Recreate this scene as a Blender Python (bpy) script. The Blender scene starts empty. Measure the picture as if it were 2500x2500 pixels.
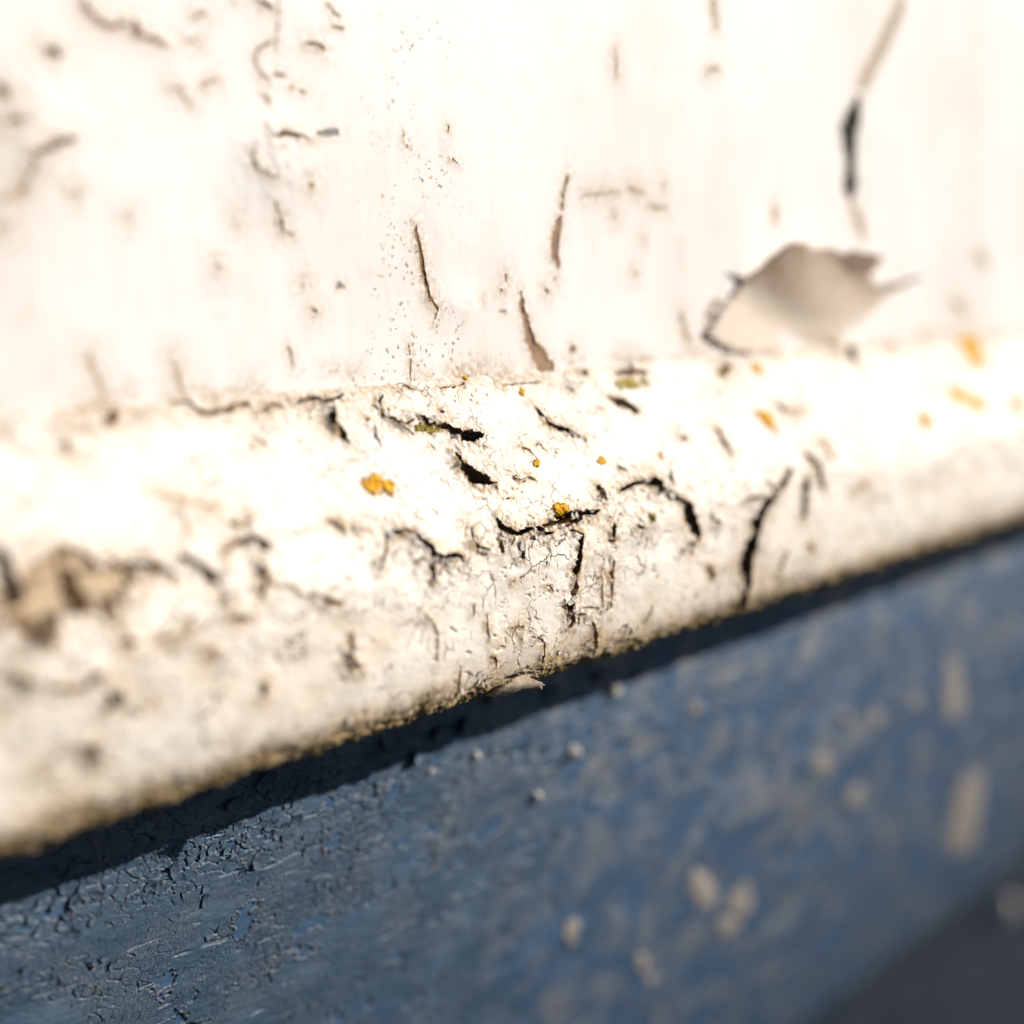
import bpy, bmesh, math, random
import numpy as np
from mathutils import Vector, Matrix, Quaternion

random.seed(7)
rng = np.random.default_rng(7)
scene = bpy.context.scene
COL = scene.collection

# ------------------------------------------------------------------ camera
# world: X runs along the timbers, Y into them, Z up; the white board's face is y = 0,
# the joint between board and moulding is z = 0.  Real size, metres.
FPX = 3800.0                       # focal length in photo pixels (photo 2500 wide)
PITCH = math.atan(600.0 / FPX)
THETA = math.atan(3140.0 * math.cos(PITCH) / FPX)
FOCUS = 0.280
CAM = np.array([0.0, -0.189, 0.0209])
Fw = np.array([math.cos(THETA) * math.cos(PITCH), math.sin(THETA) * math.cos(PITCH), -math.sin(PITCH)])
Rt = np.array([math.sin(THETA), -math.cos(THETA), 0.0])
Up = np.cross(Rt, Fw)

cam_data = bpy.data.cameras.new('camera')
cam = bpy.data.objects.new('camera', cam_data)
COL.objects.link(cam)
scene.camera = cam
cam_data.sensor_width = 24.0
cam_data.lens = FPX / 2500.0 * 24.0
cam_data.clip_start = 0.01
cam_data.clip_end = 1000.0
M = Matrix(((Rt[0], Up[0], -Fw[0], CAM[0]), (Rt[1], Up[1], -Fw[1], CAM[1]), (Rt[2], Up[2], -Fw[2], CAM[2]), (0, 0, 0, 1)))
cam.matrix_world = M
cam_data.dof.use_dof = True
cam_data.dof.focus_distance = FOCUS
cam_data.dof.aperture_fstop = cam_data.lens / 9.6

# ------------------------------------------------------------------ world, sun, exposure
EL, AZ = math.radians(25.0), math.radians(45.0)     # low sun, to the right of the board's normal
SUN = Vector((math.sin(AZ) * math.cos(EL), -math.cos(AZ) * math.cos(EL), math.sin(EL)))
world = bpy.data.worlds.new('World')
scene.world = world
world.use_nodes = True
wn = world.node_tree.nodes
bg = wn['Background']
sky = wn.new('ShaderNodeTexSky')
sky.sky_type = 'NISHITA'
sky.sun_disc = False
sky.air_density = 0.7
sky.dust_density = 0.15
sky.ozone_density = 2.5
sky.sun_elevation = EL
sky.sun_rotation = math.atan2(SUN.x, SUN.y)
world.node_tree.links.new(sky.outputs[0], bg.inputs[0])
bg.inputs[1].default_value = 0.05
sun_data = bpy.data.lights.new('sun', 'SUN')
sun_data.energy = 5.0
sun_data.angle = math.radians(0.53)
sun_data.color = (1.0, 0.92, 0.84)
sun = bpy.data.objects.new('sun', sun_data)
COL.objects.link(sun)
sun.rotation_euler = SUN.to_track_quat('Z', 'Y').to_euler()
scene.view_settings.view_transform = 'Standard'
scene.view_settings.look = 'None'
scene.view_settings.gamma = 1.0
scene.view_settings.use_curve_mapping = False
scene.view_settings.exposure = 0.22
scene.cycles.max_bounces = 5
scene.cycles.diffuse_bounces = 3
scene.cycles.glossy_bounces = 2
scene.cycles.use_adaptive_sampling = True
scene.cycles.adaptive_threshold = 0.015

# ------------------------------------------------------------------ small maths
def ray(px, py):
    return Fw + (px - 1250.0) / FPX * Rt + (1250.0 - py) / FPX * Up

def on_plane(px, py, y):
    d = ray(px, py)
    return CAM + d * ((y - CAM[1]) / d[1])

def _hash(ix, iy, seed):
    h = (ix.astype(np.int64) * 374761393 + iy.astype(np.int64) * 668265263 + seed * 974634777) & 0xffffffff
    h = ((h ^ (h >> 13)) * 1274126177) & 0xffffffff
    return (h ^ (h >> 16)) & 0xffffffff

def pnoise(x, y, seed=0):
    xi, yi = np.floor(x), np.floor(y)
    fx, fy = x - xi, y - yi
    ux, uy = fx * fx * fx * (fx * (fx * 6 - 15) + 10), fy * fy * fy * (fy * (fy * 6 - 15) + 10)
    def g(dx, dy):
        a = _hash(xi + dx, yi + dy, seed) * (2 * math.pi / 4294967296.0)
        return np.cos(a) * (fx - dx) + np.sin(a) * (fy - dy)
    n0 = g(0, 0) * (1 - ux) + g(1, 0) * ux
    n1 = g(0, 1) * (1 - ux) + g(1, 1) * ux
    return (n0 * (1 - uy) + n1 * uy) * 1.5

def fbm(x, y, octaves=4, seed=0, gain=0.5):
    a, s, t = 1.0, 0.0, 0.0
    for o in range(octaves):
        s = s + a * pnoise(x * 2 ** o + 13.7 * o, y * 2 ** o - 7.1 * o, seed + o)
        t += a
        a *= gain
    return s / t

def voronoi(x, y, seed=0, jitter=0.95):
    """distance to nearest border (approx F2-F1) and the cell's random value"""
    xi, yi = np.floor(x), np.floor(y)
    f1 = np.full(x.shape, 9.0); f2 = np.full(x.shape, 9.0); cid = np.zeros(x.shape)
    for dx in (-1, 0, 1):
        for dy in (-1, 0, 1):
            h = _hash(xi + dx, yi + dy, seed)
            h2 = _hash(xi + dx, yi + dy, seed + 91)
            px_ = xi + dx + 0.5 + jitter * (h / 4294967296.0 - 0.5)
            py_ = yi + dy + 0.5 + jitter * (h2 / 4294967296.0 - 0.5)
            d = np.hypot(px_ - x, py_ - y)
            near = d < f1
            f2 = np.where(near, f1, np.minimum(f2, d))
            cid = np.where(near, (h ^ h2) / 4294967296.0, cid)
            f1 = np.where(near, d, f1)
    return f2 - f1, cid

def sstep(a, b, x):
    t = np.clip((x - a) / (b - a), 0, 1)
    return t * t * (3 - 2 * t)

def catmull(pts, n):
    pts = np.array(pts, float)
    p = np.vstack([2 * pts[0] - pts[1], pts, 2 * pts[-1] - pts[-2]])
    out = []
    for i in range(1, len(p) - 2):
        for k in range(n):
            t = k / n
            out.append(0.5 * ((2 * p[i]) + (-p[i-1] + p[i+1]) * t + (2*p[i-1] - 5*p[i] + 4*p[i+1] - p[i+2]) * t*t
                              + (-p[i-1] + 3*p[i] - 3*p[i+1] + p[i+2]) * t**3))
    out.append(pts[-1])
    return np.array(out)

class Prism:
    """a surface swept along X from a profile of (outward, height) points, in metres"""
    def __init__(self, prof):
        self.p = np.array(prof, float)
        self.arc = np.concatenate([[0], np.cumsum(np.hypot(*np.diff(self.p, axis=0).T))])
        d = np.gradient(self.p, axis=0)
        d /= np.hypot(d[:, 0], d[:, 1])[:, None]
        self.n = np.stack([-d[:, 1], d[:, 0]], 1)
    def hit(self, px, py):
        d = ray(px, py)
        ay, az = -self.p[:-1, 0], self.p[:-1, 1]
        ey, ez = -self.p[1:, 0] - ay, self.p[1:, 1] - az
        ry, rz = ay - CAM[1], az - CAM[2]
        det = -d[1] * ez + d[2] * ey
        det = np.where(np.abs(det) < 1e-12, 1e-12, det)
        t = (-ry * ez + rz * ey) / det
        k = (d[1] * rz - d[2] * ry) / det
        ok = (t > 0) & (k >= -1e-9) & (k <= 1 + 1e-9)
        if not ok.any(): return None
        i = np.argmin(np.where(ok, t, 1e9))
        return CAM[0] + t[i] * d[0], self.arc[i] + k[i] * (self.arc[i + 1] - self.arc[i])
    def frame(self, t):
        out = np.interp(t, self.arc, self.p[:, 0]); z = np.interp(t, self.arc, self.p[:, 1])
        no = np.interp(t, self.arc, self.n[:, 0]); nz = np.interp(t, self.arc, self.n[:, 1])
        l = np.hypot(no, nz)
        return out, z, no / l, nz / l
    def at(self, s, t, h=0.0):
        out, z, no, nz = self.frame(t)
        return np.stack(np.broadcast_arrays(s, -(out + no * h), z + nz * h), -1)
    def basis(self, t):
        o, z, no, nz = self.frame(t)
        n = Vector((0, -no, nz)); x = Vector((1, 0, 0)); y = n.cross(x)
        return x, y, n

def s_axis(y, n, lo=-1420, hi=1420, ext=0.35, next_=36, sharp=None):
    """x positions evenly spread over the view on the plane y, opening out beyond it"""
    u = np.linspace(lo, hi, n)
    if sharp:
        a, b = sharp; k = int(n * 0.62); m1 = int((n - k) * (a - lo) / ((a - lo) + (hi - b)))
        u = np.concatenate([np.linspace(lo, a, m1 + 1)[:-1], np.linspace(a, b, k), np.linspace(b, hi, n - k - m1 + 1)[1:]])
    yc = math.sin(THETA) * math.cos(PITCH) - u / FPX * math.cos(THETA)
    t = (y - CAM[1]) / yc
    x = t * (math.cos(THETA) * math.cos(PITCH) + u / FPX * math.sin(THETA))
    k = np.linspace(0, 1, next_ + 1)[1:] ** 1.8
    return np.concatenate([(x[0] - ext * k)[::-1], x, x[-1] + ext * k])

# ------------------------------------------------------------------ scene helpers
def link(o, parent=None):
    COL.objects.link(o)
    if parent is not None: o.parent = parent
    return o

def tag(o, label, cat, group=None, kind=None):
    o['label'] = label; o['category'] = cat
    if group: o['group'] = group
    o['kind'] = kind or 'thing'
    return o

def empty(name, loc=(0, 0, 0)):
    o = bpy.data.objects.new(name, None)
    o.empty_display_size = 0.01
    o.location = loc
    return link(o)

def grid_mesh(name, P, fmask, attrs, mat, parent=None, colors=None):
    """mesh of the cells of the grid P (rows, cols, 3) that fmask keeps"""
    nr, nc = P.shape[:2]
    r, c = np.nonzero(fmask)
    i0 = r * nc + c
    quads = np.stack([i0, i0 + nc, i0 + nc + 1, i0 + 1], 1)
    used = np.zeros(nr * nc, bool); used[quads.ravel()] = True
    remap = np.cumsum(used) - 1
    quads = remap[quads]
    V = P.reshape(-1, 3)[used]
    me = bpy.data.meshes.new(name)
    me.vertices.add(len(V)); me.vertices.foreach_set('co', V.astype(np.float32).ravel())
    me.loops.add(quads.size); me.loops.foreach_set('vertex_index', quads.astype(np.int32).ravel())
    me.polygons.add(len(quads))
    me.polygons.foreach_set('loop_start', np.arange(0, quads.size, 4, dtype=np.int32))
    me.polygons.foreach_set('use_smooth', np.ones(len(quads), bool))
    me.update(calc_edges=True)
    for k, a in attrs.items():
        at = me.attributes.new(k, 'FLOAT', 'POINT')
        at.data.foreach_set('value', a.reshape(-1)[used].astype(np.float32))
    for k, a in (colors or {}).items():
        at = me.attributes.new(k, 'FLOAT_COLOR', 'POINT')
        c4 = np.ones((len(V), 4), np.float32); c4[:, :3] = a.reshape(-1, 3)[used]
        at.data.foreach_set('color', c4.ravel())
    me.materials.append(mat)
    o = bpy.data.objects.new(name, me)
    return link(o, parent)

def py_mesh(name, verts, faces, mat, parent=None, smooth=True):
    me = bpy.data.meshes.new(name)
    me.from_pydata([tuple(v) for v in verts], [], faces)
    me.update()
    if smooth:
        me.polygons.foreach_set('use_smooth', np.ones(len(me.polygons), bool))
    me.materials.append(mat)
    return link(bpy.data.objects.new(name, me), parent)

def box(name, lo, hi, mat, parent=None):
    (a, b, c), (d, e, f) = lo, hi
    v = [(a,b,c),(d,b,c),(d,e,c),(a,e,c),(a,b,f),(d,b,f),(d,e,f),(a,e,f)]
    fc = [(0,3,2,1),(4,5,6,7),(0,1,5,4),(1,2,6,5),(2,3,7,6),(3,0,4,7)]
    return py_mesh(name, v, fc, mat, parent, False)

# ------------------------------------------------------------------ materials
class NT:
    def __init__(self, name):
        self.m = bpy.data.materials.new(name)
        self.m.use_nodes = True
        self.t = self.m.node_tree
        self.b = self.t.nodes['Principled BSDF']
        self.tc = self.t.nodes.new('ShaderNodeTexCoord')
    def n(self, typ, **kw):
        o = self.t.nodes.new(typ)
        for k, v in kw.items(): setattr(o, k, v)
        return o
    def l(self, a, b): self.t.links.new(a, b)
    def coord(self, scale=(1, 1, 1)):
        mp = self.n('ShaderNodeMapping'); mp.inputs['Scale'].default_value = scale
        self.l(self.tc.outputs['Object'], mp.inputs[0]); return mp.outputs[0]
    def noise(self, scale, detail=4, rough=0.55, co=None, dist=0.0):
        o = self.n('ShaderNodeTexNoise'); o.inputs['Scale'].default_value = scale
        o.inputs['Detail'].default_value = detail; o.inputs['Roughness'].default_value = rough
        o.inputs['Distortion'].default_value = dist
        self.l(co or self.tc.outputs['Object'], o.inputs['Vector']); return o.outputs['Fac']
    def voro(self, scale, feature='F1', co=None, out='Distance'):
        o = self.n('ShaderNodeTexVoronoi'); o.feature = feature; o.inputs['Scale'].default_value = scale
        self.l(co or self.tc.outputs['Object'], o.inputs['Vector']); return o.outputs[out]
    def ramp(self, v, a, b, lo=0.0, hi=1.0):
        o = self.n('ShaderNodeMapRange'); o.interpolation_type = 'SMOOTHSTEP'
        for i, x in zip((1, 2, 3, 4), (a, b, lo, hi)): o.inputs[i].default_value = x
        self.l(v, o.inputs[0]); return o.outputs[0]
    def math(self, op, a, b=None):
        o = self.n('ShaderNodeMath', operation=op)
        for i, x in enumerate((a, b)):
            if x is None: continue
            if isinstance(x, (int, float)): o.inputs[i].default_value = x
            else: self.l(x, o.inputs[i])
        return o.outputs[0]
    def mix(self, fac, a, b):
        o = self.n('ShaderNodeMix', data_type='RGBA')
        if isinstance(fac, (int, float)): o.inputs[0].default_value = fac
        else: self.l(fac, o.inputs[0])
        for i, x in ((6, a), (7, b)):
            if isinstance(x, tuple): o.inputs[i].default_value = (*x, 1)
            else: self.l(x, o.inputs[i])
        return o.outputs[2]
    def attr(self, name, out='Fac'):
        o = self.n('ShaderNodeAttribute'); o.attribute_name = name; return o.outputs[out]
    def bump(self, h, dist, strength=1.0, prev=None):
        o = self.n('ShaderNodeBump'); o.inputs['Distance'].default_value = dist
        o.inputs['Strength'].default_value = strength
        self.l(h, o.inputs['Height'])
        if prev: self.l(prev, o.inputs['Normal'])
        return o.outputs[0]
    def done(self, col, rough, normal=None, spec=0.5):
        if isinstance(col, tuple): self.b.inputs['Base Color'].default_value = (*col, 1)
        else: self.l(col, self.b.inputs['Base Color'])
        if isinstance(rough, (int, float)): self.b.inputs['Roughness'].default_value = rough
        else: self.l(rough, self.b.inputs['Roughness'])
        self.b.inputs['Specular IOR Level'].default_value = spec
        if normal: self.l(normal, self.b.inputs['Normal'])
        return self.m

def mat_white(name, white, aged, fine=1.0):
    t = NT(name)
    stain, speck, algae, old = t.attr('stain'), t.attr('speck'), t.attr('algae'), t.attr('age')
    n2 = t.noise(900, 3, 0.65)
    base = t.mix(old, white, aged)
    base = t.mix(t.attr('grime'), base, (0.37, 0.265, 0.145))
    st = t.math('MULTIPLY', stain, t.ramp(n2, 0.35, 0.60))
    base = t.mix(st, base, (0.40, 0.26, 0.11))
    # tiny growths and dirt specks
    vo = t.n('ShaderNodeTexVoronoi'); vo.inputs['Scale'].default_value = 800
    nv = t.n('ShaderNodeTexNoise'); nv.inputs['Scale'].default_value = 1400; nv.inputs['Detail'].default_value = 1
    t.l(t.tc.outputs['Object'], nv.inputs['Vector'])
    vm = t.n('ShaderNodeVectorMath', operation='MULTIPLY_ADD'); vm.inputs[1].default_value = (0.0016,) * 3
    t.l(nv.outputs['Color'], vm.inputs[0]); t.l(t.tc.outputs['Object'], vm.inputs[2]); t.l(vm.outputs[0], vo.inputs['Vector'])
    sep = t.n('ShaderNodeSeparateColor'); t.l(vo.outputs['Color'], sep.inputs[0])
    rad = t.math('MULTIPLY', t.math('POWER', sep.outputs[1], 2.0), 0.42)
    dot = t.ramp(t.math('SUBTRACT', vo.outputs['Distance'], rad), -0.02, 0.08, 1, 0)
    sp = t.math('MULTIPLY', dot, t.ramp(t.math('ADD', speck, t.math('MULTIPLY', n2, 0.8)), 0.78, 0.98))
    spc = t.mix(t.ramp(sep.outputs[0], 0.5, 0.8), (0.15, 0.11, 0.07), (0.40, 0.27, 0.05))
    base = t.mix(t.math('MULTIPLY', sp, 0.85), base, spc)
    al = t.math('MULTIPLY', algae, t.ramp(n2, 0.33, 0.58))
    base = t.mix(al, base, t.mix(sep.outputs[2], (0.17, 0.115, 0.05), (0.36, 0.265, 0.11)))
    nb = t.bump(t.noise(1500, 2, 0.6), 0.00010 * fine, 0.6)
    if fine == 1.0:
        wv = t.n('ShaderNodeVectorMath', operation='MULTIPLY_ADD'); wv.inputs[1].default_value = (0.0045,) * 3
        wn_ = t.n('ShaderNodeTexNoise'); wn_.inputs['Scale'].default_value = 260; wn_.inputs['Detail'].default_value = 3
        t.l(t.tc.outputs['Object'], wn_.inputs['Vector'])
        t.l(wn_.outputs['Color'], wv.inputs[0]); t.l(t.tc.outputs['Object'], wv.inputs[2])
        ve = t.voro(230, 'DISTANCE_TO_EDGE', wv.outputs[0])
        line = t.math('MULTIPLY', t.ramp(ve, 0.004, 0.035, 1, 0), t.attr('craze'))
        base = t.mix(t.math('MULTIPLY', line, 0.9), base, (0.20, 0.125, 0.06))
        nb = t.bump(t.math('SUBTRACT', 1.0, line), 0.00035, 0.9, nb)
    return t.done(base, 0.52, nb, 0.4)

def mat_wood(name):
    t = NT(name)
    tint = t.attr('tint', 'Color')
    g = t.noise(500, 5, 0.65, t.coord((0.25, 1, 1)))
    c = t.mix(t.ramp(g, 0.3, 0.7, 0.0, 0.4), tint, (0.07, 0.045, 0.026))
    c = t.mix(t.ramp(t.noise(900, 3), 0.58, 0.7, 0, 0.5), c, (0.42, 0.33, 0.24))
    return t.done(c, 0.85, t.bump(t.math('ADD', g, t.noise(2000, 3)), 0.0003, 0.8), 0.2)

def mat_blue_top():
    t = NT('slate_blue_paint')
    n1 = t.noise(110, 4, 0.6, t.coord((0.6, 1, 1))); n2 = t.noise(1100, 3, 0.65)
    n4 = t.noise(26, 3, 0.55); n5 = t.noise(75, 3, 0.6)
    base = t.mix(t.ramp(n1, 0.36, 0.66), (0.042, 0.080, 0.128), (0.068, 0.106, 0.150))
    base = t.mix(t.math('MULTIPLY', t.attr('worn_sky'), 0.8), base, (0.046, 0.106, 0.205))  # bluer far end: sky reflection mixed into the base colour
    base = t.mix(t.math('MULTIPLY', t.attr('worn_sky'), t.ramp(n5, 0.44, 0.64, 0, 0.9)), base, (0.185, 0.200, 0.215))
    base = t.mix(t.ramp(n2, 0.64, 0.74, 0, 0.6), base, (0.30, 0.275, 0.25))
    base = t.mix(t.math('MULTIPLY', t.attr('edge'), t.ramp(n2, 0.4, 0.6)), base, (0.26, 0.215, 0.17))
    crk = t.voro(950, 'DISTANCE_TO_EDGE')
    h = t.math('MAXIMUM', t.ramp(crk, 0.0, 0.07, 0, 1), t.math('SUBTRACT', 1.0, t.attr('craze')))
    nb = t.bump(t.math('ADD', h, t.math('MULTIPLY', n2, 0.8)), 0.00010, 0.75)
    base = t.mix(t.math('MULTIPLY', t.math('SUBTRACT', 1.0, h), 0.85), base, (0.012, 0.015, 0.020))
    return t.done(base, t.ramp(n2, 0.3, 0.7, 0.46, 0.62), nb, 0.4)

def mat_blue_under():
    t = NT('bright_blue_undercoat')
    n2 = t.noise(1500, 2)
    base = t.mix(t.ramp(n2, 0.35, 0.65), (0.040, 0.088, 0.165), (0.056, 0.104, 0.172))
    base = t.mix(t.ramp(n2, 0.66, 0.74, 0, 0.7), base, (0.38, 0.37, 0.36))
    base = t.mix(t.attr('deep'), base, (0.04, 0.034, 0.03))
    return t.done(base, 0.42, t.bump(n2, 0.00006, 0.5), 0.45)

def mat_lichen():
    t = NT('orange_lichen')
    n = t.noise(900, 4, 0.6)
    c = t.mix(t.ramp(n, 0.38, 0.66), (0.56, 0.26, 0.008), (0.76, 0.45, 0.035))
    return t.done(c, 0.8, t.bump(n, 0.0003, 0.8), 0.2)

def mat_olive():
    t = NT('olive_lichen')
    n = t.noise(1100, 4, 0.6)
    c = t.mix(t.ramp(n, 0.38, 0.66), (0.16, 0.13, 0.03), (0.48, 0.36, 0.05))
    return t.done(c, 0.85, t.bump(n, 0.0003, 0.8), 0.2)

def mat_pale(name, a, b, scale=500):
    t = NT(name)
    n = t.noise(scale, 4, 0.6)
    return t.done(t.mix(t.ramp(n, 0.35, 0.65), a, b), 0.75, t.bump(t.noise(1500, 3), 0.0002, 0.7), 0.25)

M_WHITE = mat_white('weathered_white_paint', (0.82, 0.77, 0.695), (0.68, 0.555, 0.40))
M_WALLP = mat_white('white_board_paint', (0.80, 0.77, 0.74), (0.68, 0.62, 0.555), 0.35)
M_WOOD = mat_wood('bare_weathered_wood')
M_BLUE = mat_blue_top()
M_UNDER = mat_blue_under()
M_DARK = mat_pale('shade_darkened_slate', (0.012, 0.024, 0.046), (0.034, 0.044, 0.058), 45)  # lower board's base colour darkened to stand in for shade
M_LICH = mat_lichen()
M_OLIVE = mat_olive()
M_CRUMB = mat_pale('pale_crumb', (0.80, 0.76, 0.70), (0.66, 0.60, 0.52))
M_CHIP = mat_pale('chipped_pale_primer', (0.38, 0.345, 0.30), (0.20, 0.185, 0.17))
M_FLAKE = mat_pale('white_flake_paint', (0.78, 0.75, 0.70), (0.68, 0.61, 0.52))
M_CURL = mat_pale('cream_curl_paint', (0.76, 0.66, 0.54), (0.70, 0.57, 0.43))
def mat_film():
    t = NT('thin_paint_film')
    n = t.noise(420, 4, 0.6)
    col = t.mix(t.ramp(n, 0.35, 0.68), (0.84, 0.78, 0.69), (0.80, 0.69, 0.55))
    t.done(col, 0.6, t.bump(t.noise(260, 4, 0.6), 0.0009, 0.7), 0.3)
    tr = t.n('ShaderNodeBsdfTranslucent'); tr.inputs[0].default_value = (0.92, 0.66, 0.40, 1)
    mx = t.n('ShaderNodeMixShader'); mx.inputs[0].default_value = 0.24
    t.l(t.b.outputs[0], mx.inputs[1]); t.l(tr.outputs[0], mx.inputs[2])
    t.l(mx.outputs[0], t.t.nodes['Material Output'].inputs[0])
    return t.m
M_CURL = mat_film()
M_TORN = mat_pale('torn_dirty_paint', (0.50, 0.41, 0.30), (0.30, 0.235, 0.16))
M_TIMBER = mat_pale('raw_timber', (0.30, 0.21, 0.13), (0.20, 0.14, 0.09))

# ------------------------------------------------------------------ profiles (outward, height)
WALL = Prism([(0.0, z) for z in np.linspace(0.34, -0.03, 60)])
mm = 0.001
STRAKE = Prism(catmull([(-1.5, 0.6), (0.8, 0.2), (4.5, -3.6), (10, -10.2), (15, -17), (18.6, -23.6), (20.2, -30), (20.4, -38.5),
                        (19.9, -45.5), (18.8, -50.6), (16.2, -54.0), (12.0, -55.8), (6, -56.7), (-8, -57.0), (-21.5, -57.0)], 8) * mm)
# blue board: near upright at the top, turning under towards its lower edge
bz, bo, prof = -40.0, -20.0, []
for _ in range(132):
    prof.append((bo, bz))
    a = math.radians(4 + 22 * max(0.0, (-bz - 62) / 170.0))
    bz -= 2.0 * math.cos(a); bo -= 2.0 * math.sin(a)
bo, bz = prof[-1]
BLUE = Prism(np.array(prof) * mm)
lo_o, lo_z = bo - 4.0, bz + 12.0             # lower board, lapped behind the lower edge of the blue one
prof2 = [(lo_o - 1.6 * k, lo_z - 4.0 * k) for k in range(130)]
BLUE2 = Prism(np.array(prof2) * mm)

# ------------------------------------------------------------------ cracks, chips and slits
# each entry: (kind, width, points) read off the photograph in the coordinates of one enlarged crop
C1 = (0, 0, 1000 / 1932); C2 = (800, 0, 900 / 1932); C3 = (1600, 0, 900 / 1932); C4 = (0, 800, 900 / 1932)
C5 = (800, 850, 900 / 1932); C6 = (1600, 800, 900 / 1932); C7 = (0, 1600, 900 / 1932); C8 = (800, 1600, 900 / 1932)
C9 = (1600, 1600, 900 / 1932); CB = (850, 850, 500 / 1932); CC = (1150, 1100, 500 / 1932)

def P_(s): return [tuple(float(v) for v in q.split(',')) for q in s.split()]

WALL_MARKS = [
 (C1, [('m', 20, '385,-30 398,15 415,50 445,85 485,115 525,124 560,119 605,103'), ('m', 34, '632,85 640,150 672,176'),
       ('m', 18, '650,165 715,185 785,212'), ('s', 16, '870,180 935,205'), ('m', 36, '195,222 285,272'), ('m', 30, '-15,395 25,460'),
       ('s', 26, '0,582 90,560'), ('m', 26, '150,722 240,685 345,652'), ('s', 16, '150,722 140,800 90,905 0,942'),
       ('m', 24, '1205,-10 1250,20 1288,38'), ('h', 6, '1312,0 1312,90 1302,230'), ('h', 10, '1545,15 1570,55 1605,80'),
       ('h', 5, '1540,123 1625,133'), ('m', 14, '1435,200 1490,206 1528,232'), ('m', 16, '1500,205 1528,238'),
       ('h', 9, '1280,195 1215,230 1200,280 1225,340 1265,372 1270,402'), ('h', 10, '1240,435 1270,488'), ('h', 6, '1280,345 1345,355'),
       ('h', 7, '1365,412 1420,425 1440,443'), ('s', 14, '845,425 870,460 900,495'), ('s', 10, '795,412 850,420'), ('s', 14, '945,420 970,390 1020,380'),
       ('m', 16, '1270,648 1330,630 1450,650'), ('P', 0, '1480,622 1540,615 1588,598 1598,638 1560,640 1495,646'), ('h', 6, '1248,590 1275,640'),
       ('h', 7, '1185,700 1175,760 1220,808 1290,835'), ('m', 12, '1458,862 1468,884'), ('h', 8, '1288,950 1310,1000 1322,1035'),
       ('m', 15, '1322,1025 1330,1085'), ('h', 7, '1325,1085 1385,1106'), ('P', 0, '1600,1325 1578,1364 1628,1357'), ('m', 16, '1474,1460 1498,1470'),
       ('s', 20, '415,1670 450,1770 500,1895 520,1940'), ('s', 18, '815,1680 840,1780 880,1880 912,1930'), ('h', 8, '1355,1625 1372,1670 1380,1730'),
       ('s', 16, '970,55 905,85'), ('h', 7, '1100,0 1112,15'), ('s', 18, '600,1015 612,1030'), ('s', 14, '1015,1235 1035,1285'),
       ('s', 14, '1110,1045 1118,1055'), ('s', 12, '1430,1345 1442,1330'), ('s', 18, '340,895 375,915'), ('s', 18, '0,1060 40,1080')]),
 (C2, [('m', 17, '466,1172 460,1215 480,1290 495,1390 515,1490 532,1560 575,1622'), ('h', 4, '574,1625 560,1665 557,1695'),
       ('m', 9, '520,1545 532,1580'),
       ('M', 0, '1272,902 1240,1000 1231,1120 1220,1230 1206,1330 1222,1405 1205,1400 1190,1365 1165,1362 1172,1290 1184,1185 1220,1110 1228,1000 1262,905'),
       ('M', 0, '1004,1518 1017,1525 1035,1640 1080,1760 1120,1830 1182,1905 1195,1960 1110,1975 1082,1900 1045,1800 1015,1650'),
       ('m', 9, '932,1435 935,1475'), ('m', 8, '908,1515 914,1530'), ('P', 0, '900,1632 922,1622 938,1625 940,1643'), ('m', 12, '1140,1510 1155,1537'),
       ('s', 12, '1188,1450 1196,1470'), ('h', 5, '630,825 655,835 682,857'), ('h', 6, '424,1808 430,1850 434,1905 430,1970 437,2010'),
       ('h', 3, '395,690 400,740 425,780'), ('h', 5, '630,655 632,690'), ('h', 4, '820,1555 820,1580'),
       ('s', 12, '1340,1022 1430,1015 1525,1010'), ('s', 20, '1578,968 1600,1000 1660,1015'), ('s', 18, '1680,1065 1700,1082 1775,1085'), ('s', 16, '1500,1110 1502,1135'),
       ('s', 14, '1505,255 1510,330 1515,400'), ('s', 16, '1605,1410 1615,1440'), ('s', 14, '1850,1650 1862,1740 1890,1810'), ('m', 28, '1275,1822 1295,1838'),
       ('m', 12, '1585,1870 1590,1910'), ('s', 12, '1755,960 1765,980'), ('s', 10, '1650,1260 1655,1275')]),
 (C3, [('T', 0, '1055,508 1072,530 1066,620 1042,740 1036,800 1048,950 1035,1042 1012,1032 993,980 1005,870 999,810 975,720 975,655 1010,580'),
       ('s', 60, '1290,-20 1262,80 1180,250 1070,470'), ('s', 34, '1025,1060 1055,1130 1090,1240'), ('s', 22, '262,388 292,358 335,366'),
       ('s', 24, '300,-10 312,80 316,160'), ('s', 20, '630,1080 630,1170'), ('h', 12, '330,1565 285,1620 262,1690'),  # last entry colours in the shadow strip left of the curl
       ('s', 20, '135,1640 145,1730 190,1805'), ('m', 18, '510,1700 498,1790 500,1850'), ('s', 40, '1690,1320 1730,1400'), ('s', 30, '1560,1570 1620,1640')]),
]
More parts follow.
